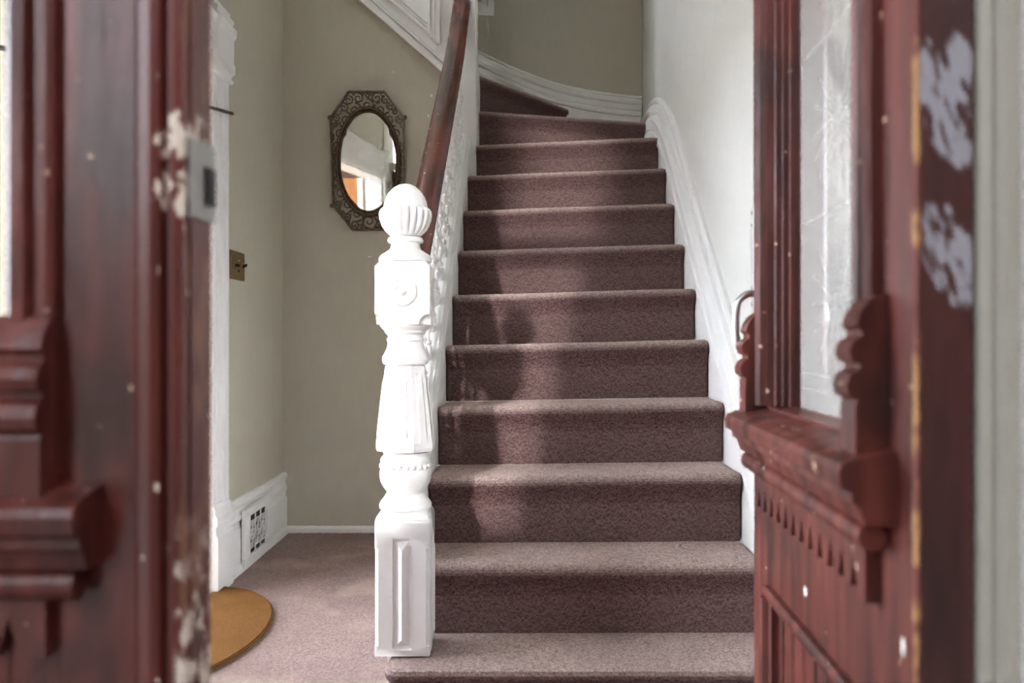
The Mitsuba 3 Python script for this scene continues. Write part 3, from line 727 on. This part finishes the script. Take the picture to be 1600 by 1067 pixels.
# ------------------------------------------------------------------ the pair of front doors
W, TH = .610, .047
def leaf(root, place, mat, W, ledge_end, br_free, fs=.100, dz=0.0):
    def D(name, m, mt=None, smooth=False, label=None, parent=None):
        v, flip = place
        return obj(name, mapped(m, v, flip), mt or mat, parent or root, smooth=smooth, label=label)
    Z = lambda r: EYE + r + (dz if -.26 < r < .05 else 0)
    gz0, gz1 = Z(-.095), 1.955
    gx0, gx1 = .120, W - fs
    D('stile', bx(.0035, .100, 0, TH, .02, 2.025, .0025))
    D('stile', bx(gx1, W, 0, TH, .02, 2.025, .0025))
    D('rail', bx(.100, gx1, .001, TH - .001, .02, .14))
    D('rail', bx(.100, gx1, .001, TH - .001, Z(-.375), gz0 - .002))
    D('rail', bx(.100, gx1, .001, TH - .001, gz1, 2.025))
    # moulding round the glass: steps down from the face to the pane
    mp_ = [(.045, .004), (.045, -.010), (.040, -.014), (.034, -.014), (.030, -.006), (.026, -.006), (.022, -.016), (.012, -.018), (.006, -.012), (.004, -.004), (.000, -.004), (-.002, .006), (-.007, .008), (-.007, .015), (-.012, .017), (-.012, .024), (-.018, .026), (-.018, .0335), (.012, .0335), (.012, .004)]
    D('glass_moulding', prism([(gx0 - a, b) for a, b in mp_], gz0 - .0, gz1, 'z'))
    D('glass_moulding', prism([(gx1 + a, b) for a, b in mp_], gz0 - .0, gz1, 'z'))
    D('glass_moulding', prism([(b, gz1 + a) for a, b in mp_], gx0, gx1, 'x'))
    gk = D('glass', bx(gx0 - .012, gx1 + .012, .0345, .0348, gz0, gz1), 'm_glass', label='clear etched glass pane')
    # etched lattice: star in a border
    eb = []
    ex0, ex1, ez0, ez1 = gx0 + .045, gx1 - .045, gz0 + .05, gz1 - .06
    def line(a, b, c, d, w):
        n = np.array([-(d - b), c - a]); n = n / np.linalg.norm(n) * w / 2
        q = [(a + n[0], b + n[1]), (c + n[0], d + n[1]), (c - n[0], d - n[1]), (a - n[0], b - n[1])]
        v = np.array([(x, .0342, z) for x, z in q]); return trimesh.Trimesh(v, [(0, 1, 2), (0, 2, 3)], process=False)
    eb += [line(ex0, ez0, ex0, ez1, .004), line(ex1, ez0, ex1, ez1, .004), line(ex0, ez0, ex1, ez0, .004)]
    for zc_ in (Z(.05), Z(.28), Z(.51)):
        for k in range(8):
            a = k * math.pi / 8
            eb.append(line((ex0 + ex1) / 2 - .1 * math.cos(a), zc_ - .1 * math.sin(a), (ex0 + ex1) / 2 + .1 * math.cos(a), zc_ + .1 * math.sin(a), .003))
        eb += [line(ex0, zc_ - .115, ex1, zc_ - .115, .003), line(ex0, zc_ + .115, ex1, zc_ + .115, .003)]
    D('etched_pattern', cat(*eb), 'm_etched', label='faint etched star pattern', parent=gk)
    # ledge below the glass
    lp = [(.030, Z(-.0965)), (.0, Z(-.100)), (-.036, Z(-.108)), (-.049, Z(-.113)), (-.052, Z(-.120)), (-.050, Z(-.134)), (-.040, Z(-.140)), (-.040, Z(-.148)), (-.033, Z(-.152)), (-.028, Z(-.168)), (-.002, Z(-.170)), (.030, Z(-.150))]
    D('ledge', prism(Polygon([p for p in lp if p[0] <= 0] + [(0, Z(-.170))]).buffer(0), .040, ledge_end, 'x'), label='projecting ledge below the glass')
    D('sill', prism([(.0, Z(-.099)), (.034, Z(-.0945)), (.034, Z(-.110)), (.0, Z(-.120))], gx0, gx1, 'x'))
    rl = arc(-.016, Z(-.183), .0135, 0, 330, 14)
    D('bed_moulding', prism(rl, .055, ledge_end - .012, 'x'), smooth=40)
    # saw-toothed apron
    ax0, ax1, at, ab = .080, ledge_end - .042, Z(-.176), Z(-.247)
    nt = 12
    sp_ = (ax1 - ax0 - .02) / nt
    q = [(ax0, at), (ax0, ab - .004), (ax0 + .006, ab - .007), (ax0 + .013, ab - .004)]
    for k in range(nt):
        c = ax0 + .013 + sp_ * (k + .5)
        q += [(c - .011, ab), (c, ab + .034), (c + .011, ab)]
    q += [(ax1, ab), (ax1, at)]
    D('apron', prism(Polygon(q).buffer(0), -.014, -.0002, 'y'), label='saw toothed apron')
    # brackets standing on the ledge
    bp = [(0, .045), (.010, .044), (.018, .038), (.025, .028), (.029, .016), (.024, .010), (.024, .005), (.032, .000), (.036, -.009), (.033, -.018), (.026, -.021), (.026, -.026), (.034, -.031), (.038, -.041), (.036, -.050), (.028, -.056), (.030, -.061), (.030, -.107), (0, -.100)]
    for b0, b1 in ((.060, .103), br_free):
        D('bracket', prism(Polygon([(-a, Z(b)) for a, b in bp]), b0, b1, 'x'), smooth=30)
    # lower panel: recess, moulding and upright boards
    pz0, pz1, px0, px1 = .14, Z(-.375), .100, gx1
    D('panel_back', bx(px0, px1, .026, .034, pz0, pz1))
    pm = [(.016, .001), (.016, -.008), (.010, -.012), (.002, -.010), (-.004, -.002), (-.012, .000), (-.012, .010), (-.020, .014), (-.020, .026), (.0, .026), (.0, .001)]
    D('panel_moulding', prism([(px0 - a, b) for a, b in pm], pz0 + .005, pz1 - .005, 'z'))
    D('panel_moulding', prism([(px1 + a, b) for a, b in pm], pz0 + .005, pz1 - .005, 'z'))
    D('panel_moulding', prism([(b, pz1 + a) for a, b in pm], px0, px1, 'x'))
    D('panel_moulding', prism([(b, pz0 - a) for a, b in pm], px0, px1, 'x'))
    nb = 7; bw_ = (px1 - px0 - .044) / nb
    for k in range(nb):
        x = px0 + .022 + bw_ * k
        D('panel_board', bx(x + .004, x + bw_ - .004, .014, .0265, pz0 + .024, pz1 - .024, .003))
    return D

# left leaf: closed, with the astragal and the strike plate
FL, WL = -.280, .808
d1 = thing('door_1', 'closed dark red front door leaf at the left edge with chipped cream paint', 'door', kind='structure')
D1 = leaf(d1, (lambda v: v + np.array([FL - WL, Y_DOOR, 0]), False), 'm_door', WL, WL - .074, (WL - .165, WL - .112), .156, -.022)
ap = [(0, 0.0), (0, -.014), (-.006, -.017), (-.011, -.016), (-.013, -.010), (-.016, -.010), (-.018, -.020), (-.024, -.024), (-.031, -.024), (-.034, -.016), (-.037, -.016), (-.040, -.008), (-.044, -.006), (-.046, 0)]
ap = [(WL + a + .0005, b - .0002) for a, b in ap]
D1('astragal', prism(ap, .03, 2.02, 'z'), 'm_astragal', label='moulded meeting strip with cream paint chips')
D1('meeting_edge', bx(WL + .0003, WL + .0022, .0005, TH, .03, 2.02), 'm_astragal', label='worn meeting edge')
st = [(WL + .002, -.004), (WL + .0035, -.006), (WL + .005, -.002), (WL + .005, .030), (WL + .008, .035), (WL + .008, .041), (WL + .004, .043), (WL + .002, .040)]
sz = (EYE + .108, EYE + .176)
sk_ = D1('strike_plate', prism(st, sz[0], sz[1], 'z'), 'm_plate', label='grey metal strike plate')
D1('latch_slot', bx(WL + .004, WL + .0086, .024, .0425, EYE + .122, EYE + .156), 'm_black', label='black latch slot', parent=sk_)

# right leaf: swung open a little past square
PHI = math.radians(3.5)
u = np.array([math.sin(PHI), math.cos(PHI), 0]); inn = np.array([math.cos(PHI), -math.sin(PHI), 0])
H0 = np.array([630 / 1300 * .72, .72, 0])
d2 = thing('door_2', 'open worn red brown front door leaf with glass and a ledge on the right', 'door', kind='structure')
pl2 = (lambda v: H0 + v[:, :1] * u + v[:, 1:2] * inn + v[:, 2:] * np.array([0, 0, 1.0]), True)
D2 = leaf(d2, pl2, 'm_door', W, W - .030, (W - .078, W - .036))
D2('hinge_edge', bx(-.0015, .003, .002, TH, .02, 2.025), 'm_hinge_edge', label='dark hinge edge with white brush marks')
# worn arris: an uneven thin strip
zz = np.linspace(.02, 2.025, 160)
secs = []
for z in zz:
    w = .0012 + .0022 * (meshkit.noise(np.array([[0, 0, z * 28.0]]))[0]) + .0016 * meshkit.noise(np.array([[5, 0, z * 90.0]]))[0]
    secs.append(np.array([(-.0018, w, z), (-.0022, .001, z), (.0005, -.0012, z), (w, -.0008, z), (w, .001, z), (.001, w, z)]))
D2('worn_edge', loft(secs), 'm_worn', label='worn ochre corner of the door')
hz0, hz1, hx = EYE - .018, EYE + .074, W - .028
hpts = [(hx, 0, hz1)] + [(hx, -.032 + .014 * math.cos(a), hz1 - .022 + .022 * math.sin(a)) for a in np.linspace(math.pi / 2, math.pi, 6)]
hpts = [(hx, .0, hz1 - .002), (hx, -.016, hz1), (hx, -.026, hz1 - .007), (hx, -.032, hz1 - .018), (hx, -.034, (hz0 + hz1) / 2), (hx, -.032, hz0 + .018), (hx, -.026, hz0 + .007), (hx, -.016, hz0), (hx, .0, hz0 + .002)]
hp_ = np.array(hpts); tt = np.linspace(0, len(hp_) - 1, 48)
hs = np.stack([CubicSpline(np.arange(len(hp_)), hp_[:, k])(tt) for k in range(3)], 1)
D2('handle', tube(hs, .0055, 10), 'm_steel', 40, 'D shaped steel pull handle')
ep_ = D2('edge_plate', bx(W - .010, W + .001, -.0035, -.0003, EYE + .045, EYE + .215, .001), 'm_steel', label='slim metal plate with screw holes')
for z in (.06, .085, .185, .205):
    D2('screw', moved(trimesh.creation.icosphere(1, .0028), W - .005, -.0030, EYE + z), 'm_black', parent=ep_)

# ------------------------------------------------------------------ porch behind the camera; front and left walls, roof added to block light
struct('floor_porch', bx(-3.0, 2.0, -3.0, .60, -.20, -.06), 'm_stone')

struct('wall_added_porch_front', bx(-1.07, 1.5, -1.60, -1.50, -.06, 4.3), 'm_brick')  # unseen wall added to cut the sun and darken the left leaf
struct('ceiling_added_porch', bx(-1.07, 1.5, -1.5, .775, 3.42, 3.52), 'm_brick')  # unseen roof added to dim the outer faces of the doors
struct('wall_added_porch_left', bx(-1.74, -1.64, -1.60, .775, -.06, 4.3), 'm_brick')  # unseen side wall added to keep skylight off the closed leaf
struct('wall_porch_right', bx(1.5, 1.6, -1.60, .775, -.06, 2.85), 'm_brick')

hm = trimesh.creation.box((11.0, 1.2, 2.1)); 
for _ in range(5): hm = hm.subdivide()
hv = np.array(hm.vertices); hv += .16 * (np.stack([meshkit.fbm(hv * 3.1 + 17 * k, 3) for k in range(3)], 1) - .5)
struct('added_hedge', trimesh.Trimesh(hv + [-3.5, -4.9, .92], hm.faces), 'm_added_hedge')  # unseen hedge added to hide the sky from the door's reflections
